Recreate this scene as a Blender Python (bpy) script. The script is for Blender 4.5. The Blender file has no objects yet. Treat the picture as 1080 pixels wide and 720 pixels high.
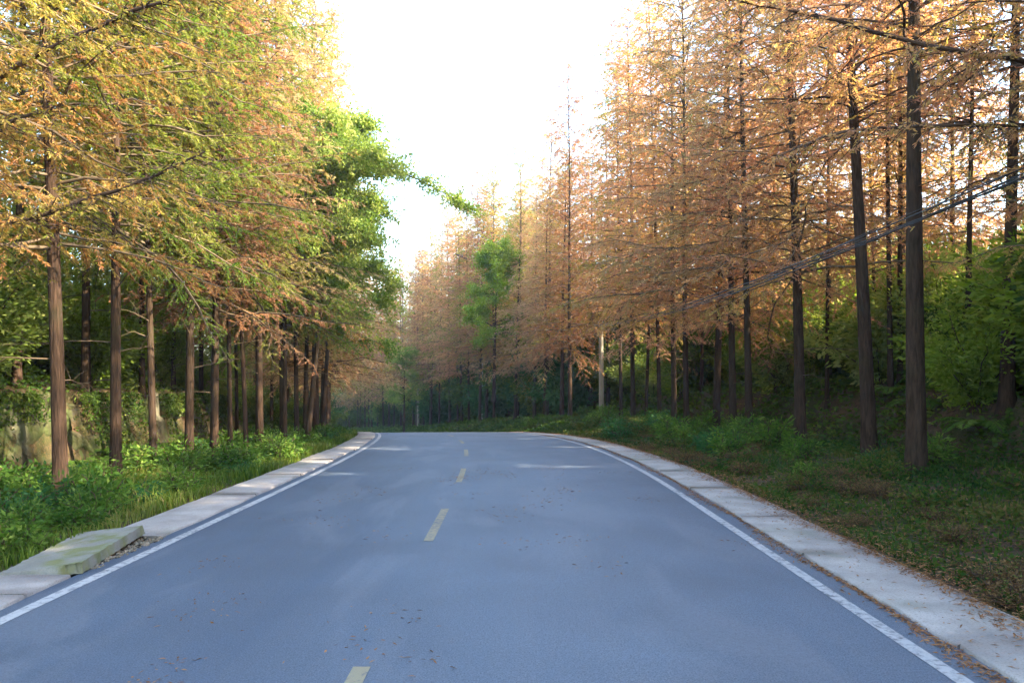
import bpy, math, random
import numpy as np
R = math.radians
scene = bpy.context.scene
COL = scene.collection

# ------------------------------------------------------------------ camera, light, exposure
cam_d = bpy.data.cameras.new('camera'); cam = bpy.data.objects.new('camera', cam_d); COL.objects.link(cam)
cam_d.sensor_width = 36; cam_d.lens = 26.67; cam_d.shift_y = 0.0398
cam.location = (0, 0, 1.8); cam.rotation_euler = (R(90), 0, 0)
cam_d.clip_start = 0.05; cam_d.clip_end = 3000
scene.camera = cam

SUN_EL, SUN_AZ = 30.0, 109.0           # azimuth clockwise from +Y (the view direction)
world = bpy.data.worlds.new('World'); scene.world = world; world.use_nodes = True
wn = world.node_tree; bg = wn.nodes['Background']
sky = wn.nodes.new('ShaderNodeTexSky'); sky.sky_type = 'NISHITA'; sky.sun_disc = False
sky.sun_elevation = R(SUN_EL); sky.sun_rotation = R(SUN_AZ); sky.dust_density = 0.8; sky.air_density = 1.3; sky.ozone_density = 2.5
wn.links.new(sky.outputs[0], bg.inputs[0]); bg.inputs[1].default_value = 0.15
sun_d = bpy.data.lights.new('sun', 'SUN'); sun_d.energy = 5.0; sun_d.angle = R(0.6); sun_d.color = (1.0, 0.85, 0.65)
sun = bpy.data.objects.new('sun', sun_d); COL.objects.link(sun)
sun.rotation_euler = (R(90 - SUN_EL), 0, R(-SUN_AZ + 180))
sun.location = (30, 0, 30)
scene.view_settings.view_transform = 'Standard'; scene.view_settings.look = 'None'
scene.view_settings.exposure = 2.88; scene.view_settings.gamma = 1
scene.view_settings.use_curve_mapping = False
scene.cycles.use_denoising = True
scene.cycles.max_bounces = 7; scene.cycles.diffuse_bounces = 4; scene.cycles.transmission_bounces = 5
scene.cycles.glossy_bounces = 2; scene.cycles.use_adaptive_sampling = True
scene.cycles.adaptive_threshold = 0.02

F = 800.0
def X_at(px, Y): return (px - 540.0) / F * Y

# ------------------------------------------------------------------ terrain functions
YT = np.arange(-60, 700.01, 0.5)
slope = np.interp(YT, [12, 20, 30, 40, 60, 90, 120, 150, 700], [0, -.06, -.155, -.23, -.33, -.42, -.62, -1.3, -1.3])
XC = np.cumsum(slope) * 0.5
XC = XC - np.interp(0, YT, XC) - 0.95
K = 0.00109
ZT = np.where(YT < 12, 0, np.where(YT < 42, -K * (YT - 12) ** 2, -K * 900 - 2 * K * 30 * (YT - 42) * 1.012))
zc = np.interp(150, YT, ZT)
ZT = np.where(YT > 150, zc - 1.0 * (1 - np.exp(-(YT - 150) / 15.0)), ZT)
def xc(Y): return np.interp(Y, YT, XC)
def zr(Y): return np.interp(Y, YT, ZT)
def hd(Y): return 1.0 / np.sqrt(1 + np.interp(Y, YT, slope) ** 2)
def t_of(X, Y): return (X - xc(Y)) * hd(Y)
def x_of(t, Y): return xc(Y) + t / hd(Y)
def wob(X, Y, s=1.0):
    return (np.sin(X * 1.7 * s + Y * .9 * s) * .5 + np.sin(X * .6 * s - Y * 1.3 * s + 2) * .5 + np.sin(X * 3.1 * s + Y * 2.3 * s + 1) * .25) / 1.25
TP = [-400, -60, -24, -14, -9.35, -9.15, -8.75, -8.2, -5.5, -4.2, -3.86, -3.75]
def lateral(t, Y, X):
    t = np.asarray(t, float); Y = np.asarray(Y, float)
    wl = np.interp(Y, [-60, 26, 34, 60], [1.0, 1.0, .45, .3])     # the left bank is lower round the bend
    base = np.interp(t, [-8.2, -5.5, -4.2, -3.86, -3.75, 4.68, 4.8, 5.3], [-.14, -.14, -.08, -.02, -.16, -.16, -.02, -.1])
    lb = np.interp(-t, [8.2, 8.75, 9.15, 14, 24, 60, 400], [0, .12, 1.75, 2.9, 5.0, 9, 11]) * wl
    hv = np.interp(Y, [0, 26, 43, 60, 85, 110], [.22, .24, .75, .95, .45, .4])
    rv = np.interp(t, [4.8, 5.3, 6.6, 8.0], [0, 0.02, .7, 1.0]) * (hv + .1)
    rb = np.interp(t, [10.0, 11.3, 16, 40, 90, 400], [0, 1.3, 2.5, 6.5, 10, 14])
    z = base + lb + rv + rb
    amp = np.clip(np.maximum(-t - 4.2, t - 5.4) / 3.0, 0, 1)
    return z + amp * .07 * wob(X, Y) + np.clip(amp, 0, 1) * np.clip((np.abs(t) - 9) / 8, 0, 1) * .35 * wob(X, Y, .35)
def ground(X, Y):
    t = t_of(X, Y)
    return zr(Y) + lateral(t, Y, X)

# ------------------------------------------------------------------ object helpers
def tag(o, label=None, cat=None, group=None, kind=None):
    if label: o['label'] = label
    if cat: o['category'] = cat
    if group: o['group'] = group
    if kind: o['kind'] = kind
    return o
def empty(name, loc=(0, 0, 0), rz=0):
    o = bpy.data.objects.new(name, None); COL.objects.link(o)
    o.location = loc; o.rotation_euler = (0, 0, rz); o.empty_display_size = .3
    return o
def mesh_obj(name, V, Q, mat, parent=None, T=None, attr=None, uv=None, smooth=False):
    """V (n,3), Q (m,4) quads, T (k,3) triangles"""
    V = np.asarray(V, np.float32)
    me = bpy.data.meshes.new(name)
    Q = np.zeros((0, 4), np.int32) if Q is None else np.asarray(Q, np.int32)
    T = np.zeros((0, 3), np.int32) if T is None else np.asarray(T, np.int32)
    me.vertices.add(len(V)); me.vertices.foreach_set('co', V.ravel())
    nl = len(Q) * 4 + len(T) * 3
    me.loops.add(nl); me.loops.foreach_set('vertex_index', np.concatenate([Q.ravel(), T.ravel()]).astype(np.int32))
    nf = len(Q) + len(T)
    me.polygons.add(nf)
    st = np.concatenate([np.arange(len(Q)) * 4, len(Q) * 4 + np.arange(len(T)) * 3]).astype(np.int32)
    me.polygons.foreach_set('loop_start', st)
    me.update(calc_edges=True)
    if attr is not None:
        a = me.attributes.new('v', 'FLOAT', 'FACE'); a.data.foreach_set('value', np.asarray(attr, np.float32))
    if uv is not None:
        l = me.uv_layers.new(name='UVMap')
        vi = np.concatenate([Q.ravel(), T.ravel()])
        l.data.foreach_set('uv', np.asarray(uv, np.float32)[vi].ravel())
    if smooth: me.polygons.foreach_set('use_smooth', np.ones(nf, bool))
    me.validate()
    if mat: me.materials.append(mat)
    o = bpy.data.objects.new(name, me); COL.objects.link(o)
    if parent: o.parent = parent
    return o
KIDS = {}
def copy_tree(o, loc, rz=0, scale=(1, 1, 1), lean=(0, 0), label=None, group=None, mats=None):
    c = o.copy(); COL.objects.link(c)
    c.rotation_mode = 'ZYX'; c.location = loc; c.rotation_euler = (lean[0], lean[1], rz); c.scale = scale
    if label: c['label'] = label
    if group: c['group'] = group
    for ch in KIDS.get(o.name, []):
        d = ch.copy(); COL.objects.link(d); d.parent = c
        if mats and ch.name.split('.')[0] in mats:
            d.material_slots[0].link = 'OBJECT'; d.material_slots[0].material = mats[ch.name.split('.')[0]]
    return c

# ------------------------------------------------------------------ materials
def nmat(name):
    m = bpy.data.materials.new(name); m.use_nodes = True
    nt = m.node_tree; nt.nodes.clear()
    out = nt.nodes.new('ShaderNodeOutputMaterial')
    return m, nt, out
def N(nt, t, **kw):
    n = nt.nodes.new(t)
    for k, v in kw.items():
        if k in ('blend_type', 'data_type', 'operation', 'attribute_name', 'feature', 'noise_dimensions', 'clamp_factor'): setattr(n, k, v)
        else: n.inputs[k].default_value = v
    return n
def ramp(nt, stops, fac=None):
    n = nt.nodes.new('ShaderNodeValToRGB'); cr = n.color_ramp
    while len(cr.elements) > 1: cr.elements.remove(cr.elements[-1])
    for i, (p, c) in enumerate(stops):
        e = cr.elements[0] if i == 0 else cr.elements.new(p)
        e.position = p; e.color = tuple(c) + (1,) if len(c) == 3 else c
    if fac is not None: nt.links.new(fac, n.inputs[0])
    return n
def mix(nt, fac, a, b, bt='MIX'):
    n = nt.nodes.new('ShaderNodeMix'); n.data_type = 'RGBA'; n.blend_type = bt
    L = nt.links
    for sock, v in ((n.inputs[0], fac), (n.inputs[6], a), (n.inputs[7], b)):
        if isinstance(v, (int, float)): sock.default_value = v
        elif isinstance(v, tuple): sock.default_value = v + (1,)
        else: L.new(v, sock)
    return n.outputs[2]
def leaf_mat(name, stops, transl=.55, objvar=.25):
    m, nt, out = nmat(name); L = nt.links
    at = N(nt, 'ShaderNodeAttribute', attribute_name='v')
    oi = nt.nodes.new('ShaderNodeObjectInfo')
    ma = N(nt, 'ShaderNodeMath', operation='MULTIPLY_ADD'); L.new(oi.outputs['Random'], ma.inputs[0]); ma.inputs[1].default_value = objvar; ma.inputs[2].default_value = -objvar / 2
    ad = N(nt, 'ShaderNodeMath', operation='ADD'); L.new(at.outputs['Fac'], ad.inputs[0]); L.new(ma.outputs[0], ad.inputs[1])
    r = ramp(nt, stops, ad.outputs[0])
    d = nt.nodes.new('ShaderNodeBsdfDiffuse'); t = nt.nodes.new('ShaderNodeBsdfTranslucent')
    L.new(r.outputs[0], d.inputs[0])
    hs = N(nt, 'ShaderNodeHueSaturation', Saturation=1.15, Value=1.2); L.new(r.outputs[0], hs.inputs['Color']); L.new(hs.outputs[0], t.inputs[0])
    mx = nt.nodes.new('ShaderNodeMixShader'); mx.inputs[0].default_value = transl
    L.new(d.outputs[0], mx.inputs[1]); L.new(t.outputs[0], mx.inputs[2]); L.new(mx.outputs[0], out.inputs[0])
    return m
def surf_mat(name, build, rough=.9, spec=.3, bump=None):
    m, nt, out = nmat(name); L = nt.links
    b = nt.nodes.new('ShaderNodeBsdfPrincipled'); L.new(b.outputs[0], out.inputs[0])
    b.inputs['Roughness'].default_value = rough; b.inputs['Specular IOR Level'].default_value = spec
    c, h = build(nt)
    L.new(c, b.inputs['Base Color'])
    if h is not None and bump:
        bp = nt.nodes.new('ShaderNodeBump'); bp.inputs['Strength'].default_value = bump[0]; bp.inputs['Distance'].default_value = bump[1]
        L.new(h, bp.inputs['Height']); L.new(bp.outputs[0], b.inputs['Normal'])
    return m
def noise(nt, scale, detail=4, vec=None, dist=0, rough=.55):
    n = N(nt, 'ShaderNodeTexNoise', Scale=scale, Detail=detail, Distortion=dist, Roughness=rough)
    if vec is not None: nt.links.new(vec, n.inputs['Vector'])
    return n.outputs['Fac']
def coords(nt, kind='Object', scale=(1, 1, 1)):
    tc = nt.nodes.new('ShaderNodeTexCoord'); mp = nt.nodes.new('ShaderNodeMapping'); mp.inputs['Scale'].default_value = scale
    nt.links.new(tc.outputs[kind], mp.inputs['Vector']); return mp.outputs[0]

M = {}
M['gold'] = leaf_mat('gold_needles', [(0, (.13, .19, .035)), (.25, (.27, .27, .06)), (.5, (.42, .31, .10)), (.75, (.46, .26, .10)), (1, (.34, .15, .08))])
M['orange'] = leaf_mat('orange_needles', [(0, (.36, .33, .10)), (.2, (.62, .45, .17)), (.45, (.60, .36, .19)), (.75, (.54, .29, .17)), (1, (.44, .22, .14))])
M['tan'] = leaf_mat('tan_needles', [(0, (.28, .30, .10)), (.3, (.48, .38, .18)), (.6, (.56, .37, .21)), (1, (.52, .30, .19))])
M['olive'] = leaf_mat('olive_needles', [(0, (.09, .17, .03)), (.35, (.20, .26, .05)), (.65, (.32, .30, .08)), (1, (.40, .26, .11))])
M['rust'] = leaf_mat('rust_needles', [(0, (.34, .22, .11)), (.5, (.40, .22, .12)), (1, (.32, .16, .09))])
M['green'] = leaf_mat('fresh_leaves', [(0, (.11, .19, .04)), (.5, (.27, .35, .08)), (1, (.46, .47, .15))])
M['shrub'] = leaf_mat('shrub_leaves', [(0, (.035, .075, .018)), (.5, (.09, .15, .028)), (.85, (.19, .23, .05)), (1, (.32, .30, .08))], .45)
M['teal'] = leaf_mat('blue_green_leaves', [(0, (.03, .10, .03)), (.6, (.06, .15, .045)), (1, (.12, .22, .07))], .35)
M['fern'] = leaf_mat('fern_leaves', [(0, (.04, .10, .02)), (.6, (.11, .20, .035)), (1, (.22, .30, .07))], .45)
M['bamboo'] = leaf_mat('bamboo_leaves', [(0, (.12, .21, .03)), (.6, (.26, .36, .06)), (1, (.42, .44, .12))], .5)
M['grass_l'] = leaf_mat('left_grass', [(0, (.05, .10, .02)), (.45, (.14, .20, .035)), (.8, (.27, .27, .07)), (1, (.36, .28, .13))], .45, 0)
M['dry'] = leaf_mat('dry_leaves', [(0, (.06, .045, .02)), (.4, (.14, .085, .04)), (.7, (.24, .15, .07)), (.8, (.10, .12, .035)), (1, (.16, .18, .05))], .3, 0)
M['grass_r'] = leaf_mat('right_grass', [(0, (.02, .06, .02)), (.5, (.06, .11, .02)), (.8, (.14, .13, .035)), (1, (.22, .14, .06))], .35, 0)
M['litter'] = leaf_mat('fallen_needles', [(0, (.18, .09, .04)), (.6, (.34, .16, .07)), (1, (.45, .26, .12))], .1, 0)

def bark(nt, a=(.013, .008, .005), b=(.070, .042, .028)):
    v = coords(nt, 'Object', (9, 9, 1.1))
    n1 = noise(nt, 3.2, 6, v, .6); n2 = noise(nt, 1.2, 3, coords(nt, 'Object', (1, 1, 1)))
    c = ramp(nt, [(.3, a), (.62, b), (.8, tuple(min(1, x * 1.5) for x in b))], n1).outputs[0]
    g = ramp(nt, [(.5, (0, 0, 0)), (.72, (1, 1, 1))], n2).outputs[0]
    oi = nt.nodes.new('ShaderNodeObjectInfo')
    c2 = mix(nt, g, c, mix(nt, .5, c, (.04, .042, .02)))
    return mix(nt, oi.outputs['Random'], c2, mix(nt, .4, c2, (.05, .038, .022))), n1
M['bark'] = surf_mat('reddish_bark', bark, .95, .1, (1.0, .03))
M['limb'] = surf_mat('limb_bark', lambda nt: (ramp(nt, [(.3, (.04, .024, .017)), (.7, (.13, .085, .055))], noise(nt, 6)).outputs[0], None), .95, .1)
M['pale_limb'] = surf_mat('dry_limb_bark', lambda nt: (ramp(nt, [(.3, (.07, .05, .03)), (.7, (.20, .15, .095))], noise(nt, 6)).outputs[0], None), .95, .1)
M['culm'] = surf_mat('bamboo_culm', lambda nt: (ramp(nt, [(.3, (.16, .22, .05)), (.7, (.34, .36, .12))], noise(nt, 3)).outputs[0], None), .6, .3)

def asphalt(nt):
    uv = nt.nodes.new('ShaderNodeUVMap'); sp = nt.nodes.new('ShaderNodeSeparateXYZ'); nt.links.new(uv.outputs[0], sp.inputs[0])
    fine = noise(nt, 90, 3, coords(nt)); big = noise(nt, .55, 5, coords(nt), .4)
    stk = noise(nt, 1.0, 5, coords(nt, 'UV', (3.2, .10, 1)), .3)
    tr = ramp(nt, [(0, (.0, .0, .0)), (.12, (.35,) * 3), (.3, (.15,) * 3), (.45, (.5,) * 3), (.7, (.9,) * 3), (.9, (.7,) * 3), (1, (.45,) * 3)])
    mr = nt.nodes.new('ShaderNodeMapRange'); mr.inputs[1].default_value = -3.2; mr.inputs[2].default_value = 4.1
    nt.links.new(sp.outputs[0], mr.inputs[0]); nt.links.new(mr.outputs[0], tr.inputs[0])
    c = mix(nt, tr.outputs[0], (.062, .102, .156), (.145, .190, .238))
    c = mix(nt, ramp(nt, [(.3, (0,) * 3), (.7, (.8,) * 3)], stk).outputs[0], c, mix(nt, .28, c, (.2, .21, .22)))
    c = mix(nt, ramp(nt, [(.35, (.35,) * 3), (.65, (0,) * 3)], big).outputs[0], c, (.05, .058, .072))
    c = mix(nt, ramp(nt, [(.35, (.8,) * 3), (.5, (0,) * 3)], fine).outputs[0], c, (.035, .038, .045))
    c = mix(nt, ramp(nt, [(.60, (0,) * 3), (.75, (.7,) * 3)], fine).outputs[0], c, (.26, .26, .26))
    # hairline cracks
    vo = N(nt, 'ShaderNodeTexVoronoi', feature='DISTANCE_TO_EDGE', Scale=.55); nt.links.new(coords(nt, 'UV', (1, .35, 1)), vo.inputs['Vector'])
    wn_ = noise(nt, .4, 2, coords(nt))
    ck = mix(nt, ramp(nt, [(.5, (0,) * 3), (.6, (1,) * 3)], wn_).outputs[0], (0, 0, 0), ramp(nt, [(.002, (.7,) * 3), (.008, (0,) * 3)], vo.outputs['Distance']).outputs[0])
    pt = noise(nt, 1.0, 4, coords(nt, 'UV', (.9, .28, 1)), .6)
    c = mix(nt, ramp(nt, [(.52, (0,) * 3), (.60, (.35,) * 3)], pt).outputs[0], c, (.17, .19, .215))
    gr = noise(nt, 26, 5, coords(nt), 0, .8)
    c = mix(nt, ramp(nt, [(.3, (.5,) * 3), (.55, (0,) * 3)], gr).outputs[0], c, (.05, .065, .085))
    return c, fine
M['asphalt'] = surf_mat('asphalt', asphalt, .62, .5, (.35, .006))
def concrete(nt, base=(.42, .38, .34)):
    n1 = noise(nt, 2.2, 6, coords(nt)); n2 = noise(nt, 60, 2, coords(nt)); n3 = noise(nt, .8, 3, coords(nt))
    c = mix(nt, ramp(nt, [(.3, (0,) * 3), (.7, (1,) * 3)], n1).outputs[0], tuple(x * .72 for x in base), tuple(x * 1.12 for x in base))
    c = mix(nt, ramp(nt, [(.3, (.4,) * 3), (.5, (0,) * 3)], n2).outputs[0], c, (.15, .14, .12))
    c = mix(nt, ramp(nt, [(.55, (0,) * 3), (.72, (.5,) * 3)], n3).outputs[0], c, (.16, .17, .10))
    return c, n2
M['concrete'] = surf_mat('concrete', concrete, .9, .2, (.4, .006))
M['slab'] = surf_mat('mossy_concrete', lambda nt: (mix(nt, ramp(nt, [(.45, (0,) * 3), (.6, (.8,) * 3)], noise(nt, 3, 5, coords(nt))).outputs[0], concrete(nt, (.27, .26, .22))[0], (.17, .18, .06)), noise(nt, 40, 3, coords(nt))), .95, .2, (.6, .01))
M['pole'] = surf_mat('pole_concrete', lambda nt: (ramp(nt, [(.3, (.28, .25, .18)), (.7, (.40, .36, .27))], noise(nt, 2, 5, coords(nt, 'Object', (2, 2, .6)))).outputs[0], None), .9, .2)
def paint(c0):
    def f(nt):
        n = noise(nt, 14, 6, coords(nt), .3, .7); n2 = noise(nt, .7, 3, coords(nt))
        w = nt.nodes.new('ShaderNodeMath'); w.operation = 'MULTIPLY_ADD'; nt.links.new(n2, w.inputs[0]); w.inputs[1].default_value = .45; nt.links.new(n, w.inputs[2])
        return mix(nt, ramp(nt, [(.69, (0,) * 3), (.9, (1,) * 3)], w.outputs[0]).outputs[0], c0, (.13, .14, .15)), None
    return f
M['white'] = surf_mat('white_road_paint', paint((.44, .44, .43)), .7, .3)
M['yellow'] = surf_mat('yellow_road_paint', paint((.31, .27, .17)), .7, .3)
def soil(nt):
    n1 = noise(nt, .8, 6, coords(nt)); n2 = noise(nt, 9, 5, coords(nt)); n3 = noise(nt, 45, 3, coords(nt))
    c = mix(nt, ramp(nt, [(.35, (0,) * 3), (.65, (1,) * 3)], n2).outputs[0], (.045, .032, .02), (.11, .07, .04))
    c = mix(nt, ramp(nt, [(.4, (0,) * 3), (.6, (.75,) * 3)], n1).outputs[0], c, (.035, .055, .015))
    c = mix(nt, ramp(nt, [(.55, (0,) * 3), (.7, (.6,) * 3)], n3).outputs[0], c, (.20, .11, .05))
    return c, n2
M['soil'] = surf_mat('forest_floor', soil, 1, .1, (.8, .06))
def rock(nt):
    n1 = noise(nt, .7, 6, coords(nt), .5); n2 = noise(nt, 5, 6, coords(nt)); n3 = noise(nt, .33, 3, coords(nt, 'Object', (1, 1, .5)), .3)
    vo = N(nt, 'ShaderNodeTexVoronoi', feature='DISTANCE_TO_EDGE', Scale=2.0); nt.links.new(coords(nt), vo.inputs['Vector'])
    c = mix(nt, ramp(nt, [(.3, (0,) * 3), (.7, (1,) * 3)], n2).outputs[0], (.035, .03, .018), (.11, .095, .055))
    c = mix(nt, ramp(nt, [(.42, (0,) * 3), (.55, (.85,) * 3)], n1).outputs[0], c, (.055, .075, .02))
    c = mix(nt, ramp(nt, [(.60, (0,) * 3), (.64, (.8,) * 3)], n3).outputs[0], c, (.24, .22, .15))
    c = mix(nt, ramp(nt, [(.0, (.35,) * 3), (.03, (0,) * 3)], vo.outputs['Distance']).outputs[0], c, (.025, .022, .015))
    return c, n2
M['rock'] = surf_mat('mossy_stone_wall', rock, .95, .2, (1, .06))
M['black'] = surf_mat('cable_rubber', lambda nt: (ramp(nt, [(.3, (.012,) * 3), (.7, (.03,) * 3)], noise(nt, 5)).outputs[0], None), .5, .4)
M['steel'] = surf_mat('galvanised_steel', lambda nt: (ramp(nt, [(.3, (.25,) * 3), (.7, (.4,) * 3)], noise(nt, 20)).outputs[0], None), .5, .5)
M['ceramic'] = surf_mat('insulator_ceramic', lambda nt: (ramp(nt, [(.3, (.5, .48, .45)), (.7, (.6, .58, .55))], noise(nt, 20)).outputs[0], None), .3, .5)
M['rubble'] = surf_mat('rubble_stone', lambda nt: (ramp(nt, [(.3, (.10, .08, .055)), (.7, (.30, .25, .18))], noise(nt, 7, 4, coords(nt))).outputs[0], noise(nt, 30, 3, coords(nt))), .95, .2, (.6, .01))

# ------------------------------------------------------------------ setting: ground, road, strips, markings
def grid_mesh(name, rows, mat, **kw):
    """rows: array (nY, nT, 3)"""
    a, b = rows.shape[:2]
    idx = np.arange(a * b).reshape(a, b)
    q = np.stack([idx[:-1, :-1], idx[:-1, 1:], idx[1:, 1:], idx[1:, :-1]], -1).reshape(-1, 4)
    return mesh_obj(name, rows.reshape(-1, 3), q, mat, **kw)
ys = np.concatenate([np.arange(-60, 60, .5), np.arange(60, 150, 1.5), np.arange(150, 691, 20)])
ts = np.concatenate([[-600, -300, -150, -90], np.arange(-60, -26, 5), np.arange(-26, -9.6, .8), [-9.15, -8.95, -8.75, -8.2],
                     np.arange(-7.9, -4.0, .35), [-3.86, -3.75, 0, 4.68, 4.8], np.arange(5.05, 10, .35), [10, 10.4, 10.8, 11.3, 12, 13, 14.5, 16], np.arange(18, 60, 4), [70, 90, 150, 300, 600]])
YY, TT = np.meshgrid(ys, ts, indexing='ij')
XX = x_of(TT, YY); far = YY > 150
XX = np.where(far, xc(150.) + TT * np.interp(YY, [150, 250], [1 / hd(150.), 1.]), XX)
ZZ = zr(YY) + lateral(TT, YY, XX)
ZZ = np.where(YY > 118, ZZ + np.clip(YY - 118, 0, 160) * .08 * np.clip((np.abs(TT - .5) - 4.6) / 4.0, 0, 1), ZZ)
g = grid_mesh('ground', np.stack([XX, YY, ZZ], -1), M['soil'], smooth=True); tag(g, kind='structure')

def strip(name, t0, t1, y0, y1, dz, mat, parent=None, n=2, zlist=None):
    yy = np.unique(np.concatenate([[y0, y1], YT[(YT > y0) & (YT < y1)]]))
    tt = np.linspace(t0, t1, n)
    Y, T = np.meshgrid(yy, tt, indexing='ij')
    P = np.stack([x_of(T, Y), Y, zr(Y) + dz], -1)
    uv = np.stack([T, Y], -1).reshape(-1, 2)
    return grid_mesh(name, P, mat, parent=parent, uv=uv)
tag(strip('road', -3.12, 4.0, -40, 150, 0, M['asphalt'], n=9), kind='structure')
tag(strip('edge_line_marking', -2.96, -2.845, -40, 150, .004, M['white']), kind='structure')
tag(strip('edge_line_marking', 3.61, 3.72, -40, 150, .004, M['white']), kind='structure')
dash = [(-8.6, -6.2), (-3.2, -.8), (2.3, 4.8), (8.6, 10.8), (13.7, 16), (19, 21.4), (24.4, 26.8), (30, 32.4), (35.5, 38), (41, 43.4)]
DV, DQ, DU = [], [], []
for i, (a, b) in enumerate(dash):
    yy = np.unique(np.concatenate([[a, b], YT[(YT > a) & (YT < b)]]))
    Y, T = np.meshgrid(yy, np.array([-.055, .055]), indexing='ij')
    P = np.stack([x_of(T, Y), Y, zr(Y) + .004], -1).reshape(-1, 3); k = sum(len(v) for v in DV)
    idx = np.arange(len(P)).reshape(len(yy), 2) + k
    DV.append(P); DQ.append(np.stack([idx[:-1, 0], idx[:-1, 1], idx[1:, 1], idx[1:, 0]], -1))
tag(mesh_obj('centre_line_marking', np.concatenate(DV), np.concatenate(DQ), M['yellow']), kind='structure')

rng = np.random.default_rng(7)
def kerb(t0, t1, y0, y1, seg, top):
    """cast slabs in a row, joints between them, slightly uneven edges"""
    V, Q = [], []; y = y0; k = 0
    while y < y1:
        e = min(y + seg * rng.uniform(.85, 1.15), y1)
        yy = np.linspace(y + .006, e - .006, max(3, int((e - y) / .25)))
        dt = rng.normal(0, .012); dz0, dz1 = rng.normal(0, .005, 2)
        rag = rng.normal(0, .008, len(yy)); rag2 = rng.normal(0, .008, len(yy))
        prof = []
        for j, Y in enumerate(yy):
            a, b = t0 + dt + rag[j], t1 + dt + rag2[j]; z = zr(Y) + top + dz0 + (dz1 - dz0) * j / len(yy)
            prof.append([(x_of(a, Y), Y, z - top - .2), (x_of(a, Y), Y, z - .012), (x_of(a + .012, Y), Y, z), (x_of(b - .012, Y), Y, z), (x_of(b, Y), Y, z - .012), (x_of(b, Y), Y, z - top - .2)])
        P = np.array(prof); a, b = P.shape[:2]; idx = np.arange(a * b).reshape(a, b) + k
        Q.append(np.stack([idx[:-1, :-1], idx[:-1, 1:], idx[1:, 1:], idx[1:, :-1]], -1).reshape(-1, 4))
        for r, fl in ((0, 1), (a - 1, 0)):
            Q.append(np.array([[idx[r, 0], idx[r, 1], idx[r, 4], idx[r, 5]], [idx[r, 1], idx[r, 2], idx[r, 3], idx[r, 4]]]))
        V.append(P.reshape(-1, 3)); k += a * b; y = e
    return np.concatenate(V), np.concatenate(Q)
V, Q = kerb(3.97, 4.76, -30, 75, 2.4, .03); tag(mesh_obj('kerb', V, Q, M['concrete']), kind='structure')
V1, Q1 = kerb(-3.82, -3.10, -30, 7.0, 3.0, .03); V2, Q2 = kerb(-3.82, -3.10, 8.75, 70, 3.0, .03)
tag(mesh_obj('kerb', np.concatenate([V1, V2]), np.concatenate([Q1, Q2 + len(V1)]), M['concrete']), kind='structure')

# broken tilted slab and the rubble in the hole beside it
def rough_box(sx, sy, sz, nx, ny, seed, amp):
    r = np.random.default_rng(seed); V = []; Q = []
    def face(o, u, v, nu, nv):
        k = sum(len(x) for x in V)
        a, b = np.meshgrid(np.linspace(0, 1, nu), np.linspace(0, 1, nv), indexing='ij')
        P = np.array(o)[None, None] + a[..., None] * np.array(u) + b[..., None] * np.array(v)
        idx = np.arange(nu * nv).reshape(nu, nv) + k
        V.append(P.reshape(-1, 3)); Q.append(np.stack([idx[:-1, :-1], idx[1:, :-1], idx[1:, 1:], idx[:-1, 1:]], -1).reshape(-1, 4))
    hx, hy, hz = sx / 2, sy / 2, sz / 2
    face((-hx, -hy, hz), (sx, 0, 0), (0, sy, 0), nx, ny); face((-hx, -hy, -hz), (0, sy, 0), (sx, 0, 0), ny, nx)
    face((-hx, -hy, -hz), (sx, 0, 0), (0, 0, sz), nx, 3); face((hx, hy, -hz), (-sx, 0, 0), (0, 0, sz), nx, 3)
    face((hx, -hy, -hz), (0, sy, 0), (0, 0, sz), ny, 3); face((-hx, hy, -hz), (0, -sy, 0), (0, 0, sz), ny, 3)
    P = np.concatenate(V)
    q = np.round(P * 50)
    d = np.stack([np.sin(q @ np.array(w)) for w in ((1.3, 7.1, 3.3), (5.7, 2.2, 9.1), (3.9, 8.3, 1.7))], -1)
    return P + d * amp, np.concatenate(Q)
V, Q = rough_box(.72, 1.75, .10, 16, 44, 3, .003)
_e = np.minimum(.36 - np.abs(V[:, 0]), .2 + 0 * V[:, 0]) ; _f = .875 - np.abs(V[:, 1])
_b = np.clip(.5 + .5 * np.sin(V[:, 1] * 23 + 1) * np.sin(V[:, 1] * 9.7) + .3 * np.sin(V[:, 0] * 31), 0, 1)
V[:, 0] -= np.sign(V[:, 0]) * np.where(_e < .02, _b * .028, 0) * (V[:, 2] > 0)
V[:, 1] -= np.sign(V[:, 1]) * np.where(_f < .02, _b * .035, 0) * (V[:, 2] > 0)
_k = (V[:, 0] > .25) & (V[:, 1] < -.8); V[_k, 1] += .09; V[_k, 0] -= .05
s = mesh_obj('broken_slab', V, Q, M['slab']); s.location = (-4.49, 7.86, .048); s.rotation_euler = (R(1.6), R(-5.5), R(7))
tag(s, 'mossy concrete edge slab broken loose and tilted beside the white line', 'slab')
def blob(r, seed, n=8):
    rg = np.random.default_rng(seed); V = []
    for i in range(n + 1):
        th = math.pi * i / n
        for j in range(n + 2):
            ph = 2 * math.pi * j / (n + 2)
            d = np.array([math.sin(th) * math.cos(ph), math.sin(th) * math.sin(ph), math.cos(th)])
            rr = 1 + .25 * math.sin(3 * d[0] + seed) + .2 * math.sin(5 * d[1] + seed * 2) + .12 * math.sin(7 * d[2])
            V.append(d * rr * r)
    idx = np.arange((n + 1) * (n + 2)).reshape(n + 1, n + 2); nx = np.roll(idx, -1, 1)
    Q = np.stack([idx[:-1], nx[:-1], nx[1:], idx[1:]], -1).reshape(-1, 4)
    return np.array(V), Q
V, Q = [], []; k = 0
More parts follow.
